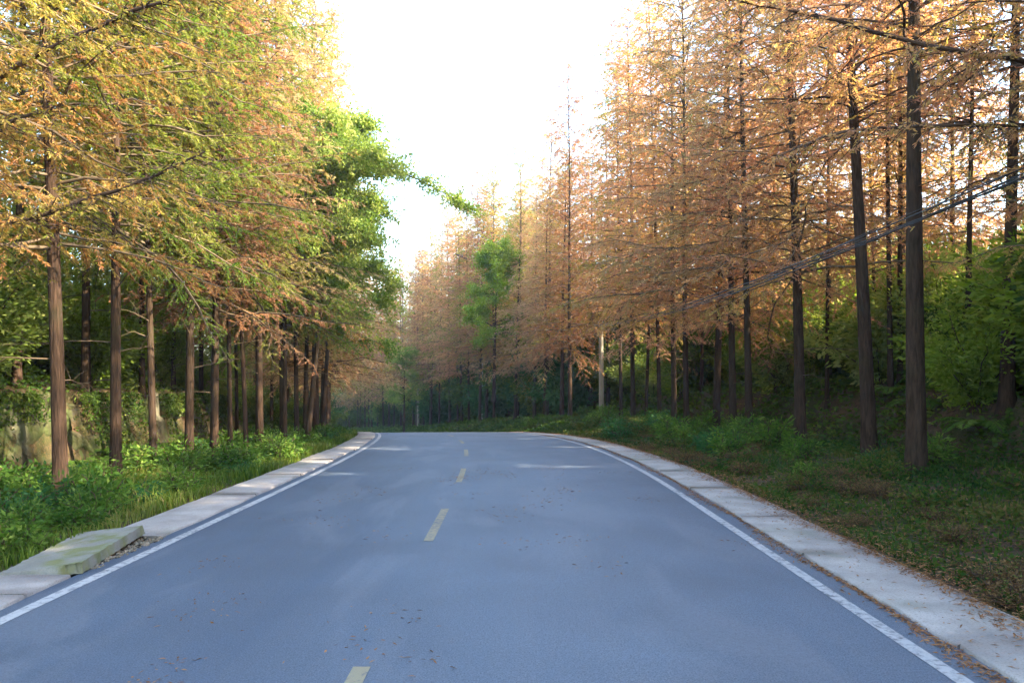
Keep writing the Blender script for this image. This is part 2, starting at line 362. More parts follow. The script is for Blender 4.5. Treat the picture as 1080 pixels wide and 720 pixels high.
for i in range(420):
    y = rng.uniform(7.3, 8.85); u = rng.uniform(0, 1)
    v, q = blob(rng.uniform(.006, .03) * (1 - .3 * u), i, 4); x = -4.02 - u * .34
    V.append(v * [1, 1, .7] + [x, y, -.015 + rng.uniform(0, .03)]); Q.append(q + k); k += len(v)
tag(mesh_obj('rubble', np.concatenate(V), np.concatenate(Q), M['rubble']), 'small broken stones and dirt in the hole beside the tilted slab', 'rubble', kind='stuff')

# left retaining wall
yy = np.arange(-14, 31.01, .06); hh = np.linspace(0, 1, 36)
Yg, Hg = np.meshgrid(yy, hh, indexing='ij')
topz = 1.5 + .18 * np.sin(Yg * .9) + .10 * np.sin(Yg * 2.3 + 1)
topz = topz * np.interp(Yg, [-14, 24, 31], [1, 1, .35])
tw = -8.72 - Hg * .30 + .09 * wob(Yg * 1.7, Hg * 3)
_c = rng.uniform(0, 1, (330, 2)) * [45, 1.9] + [-14, -.1]; _o = rng.normal(0, .055, 330)
_d = (Yg[..., None] - _c[:, 0]) ** 2 + ((Hg * 1.7)[..., None] - _c[:, 1]) ** 2 * 1.6
_s = np.sort(_d, -1); tw = tw + _o[_d.argmin(-1)] - .07 * np.exp(-(np.sqrt(_s[..., 1]) - np.sqrt(_s[..., 0])) / .035)
Zg = zr(Yg) - .35 + Hg * (topz + .2)
P = np.stack([x_of(tw, Yg), Yg, Zg], -1)
back = np.stack([x_of(-9.6 + 0 * yy, yy), yy, Zg[:, -1] - .02], -1)[:, None]
bot = np.stack([x_of(-9.6 + 0 * yy, yy), yy, Zg[:, 0]], -1)[:, None]
w = grid_mesh('retaining_wall', np.concatenate([P, back, bot], 1), M['rock'], smooth=False)
tag(w, 'mossy rough stone retaining wall with pale patches behind the left trees', 'retaining wall')

# ------------------------------------------------------------------ plant geometry
def norm(a): return a / np.maximum(np.linalg.norm(a, axis=-1, keepdims=True), 1e-9)
UP = np.array([0, 0, 1.])
class Leaves:
    def __init__(s): s.P, s.D, s.S, s.L, s.W, s.C = [], [], [], [], [], []
    def add(s, P, D, S, L, W, C):
        n = len(P); s.P.append(P); s.D.append(norm(D)); s.S.append(S)
        s.L.append(np.broadcast_to(L, n)); s.W.append(np.broadcast_to(W, n)); s.C.append(np.broadcast_to(C, n))
    def obj(s, name, mat, parent=None):
        P, D, S = map(np.concatenate, (s.P, s.D, s.S)); L, W, C = map(np.concatenate, (s.L, s.W, s.C))
        S = norm(S - (S * D).sum(-1, keepdims=True) * D)
        L = L[:, None]; W = W[:, None]
        nrm = np.cross(D, S)
        a = P; b = P + D * L * .45 + S * W * .5 ; c = P + D * L + nrm * L * -.12; d = P + D * L * .45 - S * W * .5
        V = np.stack([a, b, c, d], 1).reshape(-1, 3); Q = np.arange(len(P) * 4).reshape(-1, 4)
        return mesh_obj(name, V, Q, mat, parent, attr=np.clip(C, 0, 1))
class Wood:
    def __init__(s): s.V, s.Q, s.k = [], [], 0
    def tube(s, P, r, sides=4, shape=None):
        P = np.asarray(P, float); r = np.broadcast_to(r, len(P))
        T = norm(np.gradient(P, axis=0)); ref = np.array([1., .13, .07]) if abs(T[0][2]) > .8 else UP
        A = norm(np.cross(T, ref)); B = np.cross(T, A)
        ph = np.arange(sides) * 2 * math.pi / sides
        rr = r[:, None] * (np.ones((len(P), sides)) if shape is None else shape)
        V = P[:, None] + A[:, None] * (np.cos(ph)[None, :, None] * rr[..., None]) + B[:, None] * (np.sin(ph)[None, :, None] * rr[..., None])
        idx = np.arange(len(P) * sides).reshape(len(P), sides) + s.k; nx = np.roll(idx, -1, 1)
        s.Q.append(np.stack([idx[:-1], nx[:-1], nx[1:], idx[1:]], -1).reshape(-1, 4)); s.V.append(V.reshape(-1, 3)); s.k += len(P) * sides
    def obj(s, name, mat, parent=None, smooth=True):
        return mesh_obj(name, np.concatenate(s.V), np.concatenate(s.Q), mat, parent, smooth=smooth)

def along(P, u):
    seg = np.linalg.norm(np.diff(P, axis=0), axis=1); cu = np.concatenate([[0], np.cumsum(seg)]); tot = cu[-1]
    x = np.asarray(u) * tot
    pos = np.stack([np.interp(x, cu, P[:, i]) for i in range(3)], -1)
    e = np.minimum(x + .02, tot); e0 = e - .04
    D = norm(np.stack([np.interp(e, cu, P[:, i]) - np.interp(e0, cu, P[:, i]) for i in range(3)], -1))
    return pos, D, tot
def dress(rg, P, lv, wd, sp, fsp, fL, fW, c0, u0=.15, twmax=.75, hang=.75):
    """twigs alternating along a branch and feathery sprays along each twig"""
    _, _, tot = along(P, [0.])
    n = max(2, int(tot * (1 - u0) / sp)); u = np.linspace(u0, .99, n) + rg.uniform(-.02, .02, n)
    pos, D, _ = along(P, np.clip(u, 0, 1))
    side = norm(np.cross(D, UP)) * np.where(np.arange(n) % 2, 1, -1)[:, None]
    tl = twmax * np.minimum(1, tot / 1.6) * np.clip(1.25 - u, .25, 1) * rg.uniform(.5, 1.15, n)
    td = norm(D * .55 + side * .8 + rg.normal(0, .34, (n, 3)) + UP * -.25)
    for k in range(n):
        pp = pos[k] + np.outer(np.linspace(0, 1, 4), td[k]) * tl[k] + np.outer(np.linspace(0, 1, 4) ** 2, -UP) * tl[k] * rg.uniform(.05, .35)
        if wd is not None: wd.tube(pp, np.linspace(.006, .002, 4), 3)
        m = max(3, int(tl[k] / fsp)) * 2
        uu = rg.uniform(.05, 1, m); q, dd, _ = along(pp, uu)
        sd = norm(np.cross(dd, UP)) * np.where(np.arange(m) % 2, 1, -1)[:, None]
        fd = dd * .55 + sd * rg.uniform(.3, 1.0, (m, 1)) + UP * -rg.uniform(-.1, 1, (m, 1)) * hang + rg.normal(0, .15, (m, 3))
        S = norm(np.cross(fd, UP + rg.normal(0, .7, (m, 3))))
        cc = c0 + rg.normal(0, .05) + rg.normal(0, .09, m)
        lv.add(q, fd, S, fL * rg.uniform(.6, 1.25, m), fW * rg.uniform(.7, 1.2, m), cc)

def make_trunk(seed, H, r0, sides=14, n=34):
    rg = np.random.default_rng(seed); u = np.linspace(0, 1, n) ** 1.25
    z = u * H; bend = np.stack([.05 * np.sin(z * .45 + seed) * u, .05 * np.cos(z * .37 + seed) * u, z - .25], -1)
    r = r0 * (1 - .9 * u) * (1 + .6 * np.exp(-z / .35))
    ph = np.arange(sides) * 2 * math.pi / sides
    sh = 1 + (.05 + .10 * np.exp(-z / .6))[:, None] * np.sin(5 * ph[None] + .3 * z[:, None]) + .03 * np.sin(9 * ph[None] + 2) + rg.normal(0, .012, (n, sides))
    w = Wood(); w.tube(bend, r, sides, sh); return w
LIB = {}
def conifer(key, seed, H, cb, Rm, nb, sp, fsp, fL, fW, dens=1.0, bare=4, sides=14, mat='gold'):
    """deciduous conifer: trunk, limbs, crown. Built at the origin, hidden stock is not kept: the first copy uses it"""
    rg = np.random.default_rng(seed)
    root = empty('conifer_tree'); tag(root, 'tall slender deciduous conifer', 'tree')
    kids = [make_trunk(seed, H * .92, .14, sides).obj('trunk', M['bark'], root)]
    lv, wd = Leaves(), Wood()
    for i in range(nb):
        u = (i + rg.uniform(0, 1)) / nb; u = u ** 1.12
        z = cb + u * (H - cb) * .985; az = i * 2.399 + rg.normal(0, .4)
        L = Rm * (1 - u) ** (.66 if sides > 10 else .55) * rg.uniform(.5, 1.15) + .5
        if rg.uniform() < .12: L *= 1.2
        el = R(8 + 40 * u) + rg.normal(0, .26)
        h = np.array([math.cos(az), math.sin(az), 0]); s = np.linspace(0, 1, 7)
        sw = np.array([-h[1], h[0], 0]) * rg.normal(0, .12) * L
        P = np.array([0, 0, z]) + np.outer(s, h) * L * math.cos(el) + np.outer(s * math.sin(el) * L - s ** 2 * L * rg.uniform(.12, .34), UP) + np.outer(s ** 2, sw)
        P[1:-1] += rg.normal(0, .02 * L, (5, 3)) * .6
        wd.tube(P, np.linspace(.008 + .007 * L, .003, 7), 4 if sides > 10 else 3)
        if rg.uniform() < dens:
            dress(rg, P, lv, wd if sides > 10 else None, sp, fsp, fL, fW, .15 + .7 * rg.beta(2, 2), twmax=.8 * (1 if sides > 10 else 1.1))
    for i in range(bare):                                     # dead lower limbs without needles
        z = rg.uniform(max(1.6, cb - 2.6), cb + 1); az = rg.uniform(0, 6.28); L = rg.uniform(.5, 2.0)
        h = np.array([math.cos(az), math.sin(az), 0]); s = np.linspace(0, 1, 6)
        P = np.array([0, 0, z]) + np.outer(s, h) * L + np.outer(s * L * rg.uniform(-.1, .6) - s ** 2 * .15 * L, UP) + rg.normal(0, .03, (6, 3)) * s[:, None]
        wd.tube(P, np.linspace(.014, .003, 6), 4)
        for k in range(int(L * 4)):
            q, d, _ = along(P, [rg.uniform(.3, 1)]); e = q[0] + norm(d[0] + rg.normal(0, .6, 3)) * rg.uniform(.15, .5)
            wd.tube(np.array([q[0], (q[0] + e) / 2 + [0, 0, .02], e]), [.005, .004, .002], 3)
    kids.append(wd.obj('limbs', M['limb'], root)); kids.append(lv.obj('crown', M[mat], root))
    LIB[key] = root; KIDS[root.name] = kids
    print(key, sum(len(x) for x in lv.P))
    return root
for i in range(4): conifer('near%d' % i, 11 + i, 18.5 + .8 * i, [3.9, 4.6, 4.2, 5.0][i], [3.1, 3.4, 2.9, 3.3][i], 165, .13, .019, .078, .021)
for i in range(4): conifer('far%d' % i, 31 + i, 19 + .8 * i, [4.4, 5.2, 3.9, 6][i], [3.0, 3.3, 2.8, 3.2][i], 160, .20, .045, .14, .038, bare=3, sides=7)
conifer('low0', 45, 14, 3.2, 3.9, 150, .18, .036, .11, .032, bare=3, sides=9)
for i in range(2): conifer('thin%d' % i, 51 + i, 16 + 2 * i, [6.5, 7.5][i], [2.6, 2.8][i], 95, .14, .020, .078, .021, dens=.85, bare=9, sides=12)

def broadleaf(key, seed, H, cb, Rm, nleaf, lL, lW, mat, name='broadleaf_tree', r0=.10):
    rg = np.random.default_rng(seed); root = empty(name); tag(root, 'green broadleaf tree', 'tree')
    kids = [make_trunk(seed, H * .8, r0, 9, 18).obj('trunk', M['bark'], root)]
    lv, wd = Leaves(), Wood(); tips = []
    for i in range(34):
        u = rg.uniform(0, 1); z = cb + u * (H - cb) * .75; az = i * 2.4; L = Rm * (1.05 - .55 * u) * rg.uniform(.5, 1.1)
        h = np.array([math.cos(az), math.sin(az), 0]); s = np.linspace(0, 1, 6); el = rg.uniform(.1, .9)
        P = np.array([0, 0, z]) + np.outer(s, h) * L * math.cos(el) + np.outer(s * math.sin(el) * L - s ** 2 * .2 * L, UP) + rg.normal(0, .06, (6, 3)) * s[:, None]
        wd.tube(P, np.linspace(.03, .006, 6), 4)
        for k in range(9):
            q, d, _ = along(P, [rg.uniform(.3, 1)]); e = q[0] + norm(d[0] + rg.normal(0, .6, 3)) * rg.uniform(.3, .9)
            wd.tube(np.array([q[0], (q[0] + e) / 2, e]), [.008, .005, .003], 3); tips.append((q[0], e))
    m = nleaf // len(tips)
    for a, e in tips:
        c0 = rg.beta(2, 2); pos = a + (e - a) * rg.uniform(.2, 1.1, (m, 1)) + rg.normal(0, .13, (m, 3))
        lv.add(pos, rg.normal(0, 1, (m, 3)) - UP * .5, norm(rg.normal(0, 1, (m, 3))), lL * rg.uniform(.6, 1.2, m), lW * rg.uniform(.7, 1.2, m), c0 + rg.normal(0, .12, m))
    kids += [wd.obj('limbs', M['limb'], root), lv.obj('crown', M[mat], root)]
    LIB[key] = root; KIDS[root.name] = kids
broadleaf('green0', 71, 13, 4.5, 3.0, 42000, .13, .06, 'green')
broadleaf('green1', 72, 10, 3.2, 2.4, 30000, .13, .06, 'green')

def shrub(key, seed, H, Rm, nst, nleaf, lL, lW, mat, name='shrub'):
    rg = np.random.default_rng(seed); root = empty(name); tag(root, 'green shrub', 'shrub'); lv, wd = Leaves(), Wood()
    m = nleaf // nst
    for i in range(nst):
        az = rg.uniform(0, 6.28); sp_ = rg.uniform(.1, 1) * Rm; h = np.array([math.cos(az), math.sin(az), 0]); s = np.linspace(0, 1, 7)
        hh_ = H * rg.uniform(.45, 1) * (1 - .35 * sp_ / Rm)
        P = np.outer(s ** 1.4, h) * sp_ + np.outer(s ** .8 * hh_, UP) + rg.normal(0, .05, (7, 3)) * s[:, None] + h * .1
        P[0, 2] = -.1
        wd.tube(P, np.linspace(.012 + .004 * H, .003, 7), 4)
        u = rg.uniform(.12, 1, m) ** .8; q, d, _ = along(P, u); c0 = .1 + .75 * rg.beta(2, 2)
        out = rg.normal(0, 1, (m, 3)); out[:, 2] *= .6; q2 = q + norm(out) * rg.uniform(0, .16 * H ** .5 * 1.6, (m, 1))
        lv.add(q2, out + d * .6 - UP * .25, norm(rg.normal(0, 1, (m, 3)) + UP * 1.2), lL * rg.uniform(.5, 1.25, m), lW * rg.uniform(.6, 1.2, m), c0 + rg.normal(0, .13, m))
    kids = [wd.obj('stems', M['limb'], root), lv.obj('foliage', M[mat], root)]
    LIB[key] = root; KIDS[root.name] = kids
for i in range(3): shrub('shrub%d' % i, 81 + i, 2.2 + .6 * i, 1.5, 34, 11000, .15, .06, 'shrub')
shrub('weed0', 91, .5, .38, 22, 900, .09, .042, 'teal', 'leafy_weed'); shrub('weed1', 92, .62, .33, 18, 800, .10, .035, 'fern', 'leafy_weed')
shrub('weed2', 93, .4, .45, 24, 1000, .07, .035, 'grass_r', 'leafy_weed')

shrub('weed3', 94, .45, .42, 26, 1000, .06, .022, 'dry', 'dry_weed')
shrub('weed4', 95, .6, .4, 22, 1100, .10, .045, 'fern', 'leafy_weed')
def fern(key, seed, L0, nf):
    rg = np.random.default_rng(seed); root = empty('fern'); tag(root, 'green fern', 'fern'); lv, wd = Leaves(), Wood()
    for i in range(nf):
        az = 2.4 * i + rg.normal(0, .2); L = L0 * rg.uniform(.7, 1.1); h = np.array([math.cos(az), math.sin(az), 0]); s = np.linspace(0, 1, 9)
        P = np.outer(s, h) * L * .85 + np.outer((s * 1.1 - s ** 2 * rg.uniform(.9, 1.25)) * L * .75, UP)
        wd.tube(P, np.linspace(.008, .002, 9), 3)
        m = 76; u = np.linspace(.12, 1, m); q, d, _ = along(P, u); sd = norm(np.cross(d, UP)) * np.where(np.arange(m) % 2, 1, -1)[:, None]
        ln = L * .24 * np.sin(np.clip(u * 1.05, 0, 1) * math.pi) ** .6 + .02
        lv.add(q, sd + d * .35 - UP * .25 + rg.normal(0, .06, (m, 3)), np.cross(sd, np.cross(d, sd)) + d * .0 + rg.normal(0, .1, (m, 3)) + d, ln, .026 * L0, .3 + .5 * rg.uniform() + rg.normal(0, .08, m))
    kids = [wd.obj('stalks', M['limb'], root), lv.obj('fronds', M['fern'], root)]; LIB[key] = root; KIDS[root.name] = kids
fern('fern0', 101, 1.25, 13); fern('fern1', 102, .85, 11)

def bamboo(key, seed, n, H):
    rg = np.random.default_rng(seed); root = empty('bamboo_clump'); tag(root, 'bamboo', 'bamboo'); lv, wd = Leaves(), Wood()
    for i in range(n):
        az = rg.uniform(0, 6.28); h = np.array([math.cos(az), math.sin(az), 0]); b = h * rg.uniform(0, .8); hh_ = H * rg.uniform(.6, 1); s = np.linspace(0, 1, 12)
        P = b + np.outer(s ** 2.4, h) * hh_ * rg.uniform(.08, .4) + np.outer(s * hh_ - s ** 4 * hh_ * .12, UP)
        wd.tube(P, np.linspace(.020, .005, 12), 5)
        for k in range(16):
            u = rg.uniform(.25, 1); q, d, _ = along(P, [u]); e = q[0] + norm(rg.normal(0, 1, 3) * [1, 1, .4] + UP * .2) * rg.uniform(.3, .8)
            wd.tube(np.array([q[0], (q[0] + e) / 2 + UP * .05, e]), [.004, .003, .002], 3)
            m = 26; pos = q[0] + (e - q[0]) * rg.uniform(.25, 1.1, (m, 1)) + rg.normal(0, .06, (m, 3))
            lv.add(pos, rg.normal(0, .7, (m, 3)) - UP * .7, norm(rg.normal(0, 1, (m, 3))), rg.uniform(.09, .19, m), .026, rg.beta(2, 2) + rg.normal(0, .1, m))
    kids = [wd.obj('culms', M['culm'], root), lv.obj('foliage', M['bamboo'], root)]; LIB[key] = root; KIDS[root.name] = kids
bamboo('bamboo0', 111, 16, 5.5); bamboo('bamboo1', 112, 13, 4.2)

used = set()
def plant(key, X, Y, rz=None, s=1.0, sz=None, lean=(0, 0), label=None, group=None, mat=None, dia=None, dz=0, limbs=None):
    if lean == (0, 0) and 'tree' in LIB[key].name: lean = tuple(float(v) for v in rng.normal(0, .014, 2))
    if sz is None and 'tree' in LIB[key].name: sz = s * float(rng.uniform(.93, 1.07))
    root = LIB[key]; rz = rng.uniform(0, 6.28) if rz is None else rz
    loc = (float(X), float(Y), float(ground(X, Y)) + dz); sc = (s, s, sz or s)
    mats = {}
    if mat: mats = {('crown' if any(k.name.startswith('crown') for k in KIDS[root.name]) else 'foliage'): M[mat]}
    if limbs: mats['limbs'] = M[limbs]
    if key in used:
        c = copy_tree(root, loc, rz, sc, lean, label, group, mats)
        kids = None
    else:
        used.add(key); c = root; c.rotation_mode = 'ZYX'; c.location = loc; c.rotation_euler = (lean[0], lean[1], rz); c.scale = sc
        if label: c['label'] = label
        if group: c['group'] = group
        for ch in KIDS[root.name]:
            if mats and ch.name.split('.')[0] in mats:
                ch.material_slots[0].link = 'OBJECT'; ch.material_slots[0].material = mats[ch.name.split('.')[0]]
    if dia:
        for ch in c.children if key in used and c is not root else KIDS[root.name]:
            if ch.name.startswith('trunk'):
                k = dia * .9 / (.28 * .97) / s; ch.scale = (k, k, 1)
    return c

#PLANTING
# ------------------------------------------------------------------ the front rows, trunk by trunk: px of the base, distance, trunk diameter
LEFT = [
 (64, 12.0, .24, 0, 'near0', 'gold', 'thick dark trunk nearest the camera of the left roadside row, before the pale wall patch'),
 (122, 14.5, .22, 0, 'near1', 'olive', 'slender conifer with a pale forked lower limb, second trunk of the left roadside row'),
 (162, 16.3, .165, 0, 'near2', 'olive', 'thin straight conifer standing third in the left roadside row'),
 (199, 17.6, .22, 0, 'near3', 'olive', 'stout straight conifer left of the close pair in the left roadside row'),
 (226, 18.8, .22, .01, 'near0', 'rust', 'stout brown trunk right beside the greenish thin one on the left verge'),
 (243, 20.6, .14, 0, 'near2', 'olive', 'thin greenish trunk just behind the fifth stout trunk of the left row'),
 (260, 21.6, .14, 0, 'near1', 'olive', 'thinnest brown trunk just before the sunlit one on the left verge'),
 (274, 22.6, .25, 0, 'near3', 'tan', 'conifer with sunlit pale brown trunk midway along the left verge'),
 (299, 25.0, .24, 0, 'near0', 'olive', 'dark stout trunk alone just after the sunlit one on the left verge'),
 (313, 27.2, .20, -.012, 'near1', 'tan', 'first of the crowded trunks near the inside of the bend'),
 (321, 29.0, .20, 0, 'far0', 'gold', 'second of the crowded trunks near the inside of the bend'),
 (332, 31.4, .20, 0, 'far1', 'tan', 'third of the crowded trunks near the inside of the bend'),
 (339, 34.0, .2, 0, 'far2', 'gold', 'fourth of the crowded trunks near the inside of the bend'),
 (345, 37.0, .2, 0, 'far3', 'tan', 'last trunk seen before the left verge ends at the bend'),
]
for px, Y, dia, ln, key, mat, lab in LEFT:
    plant(key, X_at(px, Y), Y, lean=(0, ln), s=rng.uniform(.9, 1.0), mat=mat, dia=dia, label=lab, group='left roadside conifers', limbs='pale_limb')
RIGHT = [
 (966, 13.0, .36, -.006, 'thin1', 'orange', 'thickest dark trunk of the right roadside row, with a scarred base'),
 (917, 15.5, .33, -.041, 'thin0', 'orange', 'thick dark trunk leaning left beside the thickest one on the right'),
 (845, 19.5, .31, -.026, 'near1', 'orange', 'reddish trunk leaning slightly left, third of the right roadside row'),
 (790, 23.0, .25, -.02, 'near3', 'tan', 'dark trunk nearest on the right of the close trio on the right verge'),
 (773, 24.6, .27, 0, 'near0', 'orange', 'reddish trunk in the middle of the close trio on the right verge'),
 (755, 26.2, .28, 0, 'near2', 'orange', 'dark straight trunk on the left of the close trio on the right verge'),
 (724, 28.6, .24, -.01, 'near1', 'tan', 'slim dark trunk left of the trio, first of the evenly spaced five'),
 (711, 30.4, .27, 0, 'far0', 'orange', 'stouter dark trunk second of the evenly spaced five on the right'),
 (696, 32.2, .2, 0, 'far1', 'orange', 'slim trunk in the middle of the evenly spaced five on the right'),
 (681, 34.0, .19, 0, 'far2', 'tan', 'slimmest trunk fourth of the evenly spaced five on the right'),
 (668, 35.8, .28, 0, 'far3', 'orange', 'stout dark trunk second to the right from the pale utility pole'),
 (655, 38.0, .22, 0, 'far1', 'gold', 'brown trunk with a sunlit upper side next right of the utility pole'),
]
for px, Y, dia, ln, key, mat, lab in RIGHT:
    plant(key, X_at(px, Y), Y, lean=(0, ln), s=rng.uniform(.95, 1.05), mat=mat, dia=dia, label=lab, group='right roadside conifers')
BACKR = [(1062, 15.5, .30, .02, 'thin1', 'orange', 'thick conifer at the right edge whose foot is lost in ferns'),
 (1020, 18.5, .17, 0, 'thin0', 'tan', 'slim trunk behind the right row, between the edge tree and the thickest one'),
 (939, 21, .17, 0, 'thin1', 'orange', 'slim trunk seen just left of the thickest right trunk'),
 (925, 25, .14, 0, 'thin0', 'tan', 'thin dark trunk seen close right of the left-leaning trunk'),
 (872, 23, .14, 0, 'thin1', 'orange', 'thin trunk standing in the undergrowth between the leaning trunk and the reddish one'),
 (815, 29, .16, 0, 'near2', 'tan', 'thin trunk in the undergrowth left of the third right trunk'),
 (740, 34, .16, 0, 'near0', 'tan', 'thin trunk in the undergrowth left of the close trio')]
for px, Y, dia, ln, key, mat, lab in BACKR:
    plant(key, X_at(px, Y), Y, lean=(0, ln), s=rng.uniform(.95, 1.05), mat=mat, dia=dia, label=lab, group='conifers on the right bank')
BACKL = [(18, 16.5, .2, 'near2', 'gold', 'conifer on the bank above the wall at the left edge'),
 (90, 18.5, .22, 'near0', 'olive', 'conifer on the bank seen between the first two left trunks'),
 (150, 21.5, .17, 'near3', 'gold', 'crooked thin trunk on the bank just left of the third left trunk'),
 (183, 25, .15, 'near1', 'olive', 'thin trunk on the bank between the third and fourth left trunks'),
 (212, 28, .17, 'far2', 'gold', 'thin trunk on the bank behind the fourth left trunk'),
 (250, 31, .17, 'far0', 'gold', 'thin trunk on the bank behind the thinnest left trunks'),
 (286, 34, .17, 'far3', 'tan', 'thin trunk on the bank between the two stout left trunks')]
for px, Y, dia, key, mat, lab in BACKL:
    plant(key, X_at(px, Y), Y, s=rng.uniform(.95, 1.1), mat=mat, dia=dia, label=lab, group='conifers on the left bank', limbs='pale_limb')
# just outside the frame and behind the camera: they shade the road and reach into the picture
for X, Y, key, mat in [(-7.3, 8.2, 'near3', 'gold'), (-7.2, 4.5, 'near1', 'gold'), (-7.3, .5, 'near0', 'gold'), (-10.5, 10.5, 'near2', 'olive'),
                       (7.7, 9.2, 'near2', 'orange'), (7.2, 6.0, 'near0', 'orange'), (7.3, 3.2, 'near3', 'tan'), (7.1, .2, 'near1', 'orange'), (7.3, -3, 'near2', 'orange'), (7.2, -6.5, 'near0', 'tan'), (7.2, -10, 'near3', 'orange'),
                       (10.6, 7.6, 'near3', 'orange'), (10.8, 3.8, 'near1', 'tan'), (11, -.6, 'near2', 'orange'), (10.6, -5, 'near0', 'orange'), (9.2, 1.6, 'near3', 'orange'), (9.3, 5.0, 'near0', 'tan'), (9.0, -1.4, 'near1', 'orange')]:
    plant(key, X, Y, s=1.0 if X < 0 else .74, mat=mat, dia=.26, label='roadside conifer beside the camera, added to shade the road and hang boughs in at the picture corner', group='conifers beside the camera')
# upper slopes
for X, Y in [(14.2, -6), (14.8, 5), (14.6, 16.5), (11, 21.5), (11.3, 27)]:  # the ones past the frame edge are added for shade on the road
    plant('far%d' % rng.integers(4), X, Y, s=rng.uniform(.8, .9), mat=rng.choice(['orange', 'tan']), label='conifer up the right bank beside the roadside row', group='conifers up the right bank')
for i, (X, Y) in enumerate([(13, -3.5), (13.4, -.5), (12.8, 2.4), (13.6, 5.2), (12.9, 8), (13.8, 10.6), (14.4, 13.4), (15.2, 16), (16, 18.8), (17.2, 21.4), (17, 5), (17.5, 9), (18, 13), (19.5, 24.5), (16.6, 1), (21, 28), (11.2, 10.4), (12.0, 12.6), (10.9, .4), (13.2, 14.6), (12.6, 4)]):  # unseen leafy trees, added to block the sun from the road
    plant('green%d' % (i % 2), X, Y, s=rng.uniform(.8, .95), mat='green' if i % 3 else 'olive', label='leafy green tree added on the right bank outside the picture to shade the road', group='added shade trees on the right bank')
for X, Y in [(-14, 13), (-15.5, 19), (-13, 23.5), (-17, 26), (-14, 31), (-18, 34), (-14.5, 38), (-13, 44), (-19, 42), (-17, 50), (-23, 56), (-24, 46), (-22, 30), (-21, 20), (-24, 64)]:
    plant('far%d' % rng.integers(4), X, Y, s=rng.uniform(.95, 1.15), mat=rng.choice(['gold', 'olive', 'olive', 'tan']), label='conifer deep in the wood on the left slope', group='conifers deep in the left wood')
for X, Y in [(14.5, 25), (16, 31), (13.5, 36), (18, 38), (15, 43), (20, 47), (14, 50), (17, 57), (21, 30), (24, 40), (26, 52), (16.5, 19), (22, 62), (13.5, 61)]:
    plant('far%d' % rng.integers(4), X, Y, s=rng.uniform(.85, 1.0), mat=rng.choice(['orange', 'tan', 'olive']), label='conifer deep in the wood on the right slope', group='conifers deep in the right wood')
# the outer side of the bend: rows beyond the utility pole
mats_b = ['tan', 'orange', 'tan', 'olive', 'gold', 'rust']
for row, (t0, y0, y1, st) in enumerate([(8.0, 41, 118, 2.3), (11.2, 42, 122, 2.9), (15.5, 44, 126, 3.8), (21, 48, 130, 5.0)]):
    Y = y0
    while Y < y1:
        t = t0 + rng.normal(0, .35)
        if not (row == 0 and abs(Y - 43) < 1.2):
            plant('far%d' % rng.integers(4), x_of(t, Y), Y, s=rng.uniform(.86, 1.08) * (1.07 if Y > 62 else .92), mat=mats_b[rng.integers(6)], dia=rng.uniform(.2, .32),
                  label=['conifer in the front row round the outside of the bend', 'conifer in the second row round the outside of the bend', 'conifer in the third row round the outside of the bend', 'conifer in the rearmost row round the outside of the bend'][row],
                  group=['front row outside the bend', 'second row outside the bend', 'third row outside the bend', 'rear row outside the bend'][row])
        Y += st * rng.uniform(.75, 1.25)
# inside of the bend beyond the left verge, seen brown under the canopy
for Y in np.arange(41, 100, 4.0):
    for t in (-6.5, -10.5):
        plant('far%d' % rng.integers(4), x_of(t + rng.normal(0, .4), Y), Y, s=rng.uniform(.8, 1.0), mat=rng.choice(['tan', 'gold', 'rust']), label='conifer on the inside of the bend beyond the left verge', group='conifers inside the bend')
for X in np.arange(-75, 25, 5.5):
    Y = 138 + rng.uniform(-4, 10)
    plant('far%d' % rng.integers(4), X, Y, s=rng.uniform(.95, 1.2), mat=rng.choice(['tan', 'olive']), label='conifer far beyond the bend at the end of the wood', group='conifers far beyond the bend')

for t, Y, sc_, mt in [(-5.6, 33, .9, 'tan'), (-5.4, 38.5, 1.0, 'tan'), (-5.3, 44, 1.05, 'rust'), (-5.3, 50, 1.1, 'tan'), (-5.5, 57, 1.1, 'gold'), (-5.5, 65, 1.15, 'tan')]:
    plant('low0', x_of(t, Y), Y, s=sc_, mat=mt, label='pinkish tan conifer with low sweeping boughs at the inside of the bend', group='low boughed conifers inside the bend')
# green broadleaf trees
plant('green0', -6.9, 25.5, s=1.05, lean=(0, .10), label='bright green broadleaf tree arching out of the left row towards the sky gap', mat='green')
plant('green1', -7.4, 29.5, s=1.1, lean=(0, .06), label='yellow green broadleaf tree hanging low at the inside of the bend', mat='green')
plant('green1', -1.3, 54, s=1.3, label='bright green tree among tan conifers below the sky gap', mat='bamboo', dz=2)
plant('green0', 1.6, 66, s=1.35, sz=1.5, label='tall green treetop rising left of the pale conifers', mat='green')
plant('green1', X_at(426, 78), 78, s=1.05, label='small dark green tree beside the far pole', mat='green')

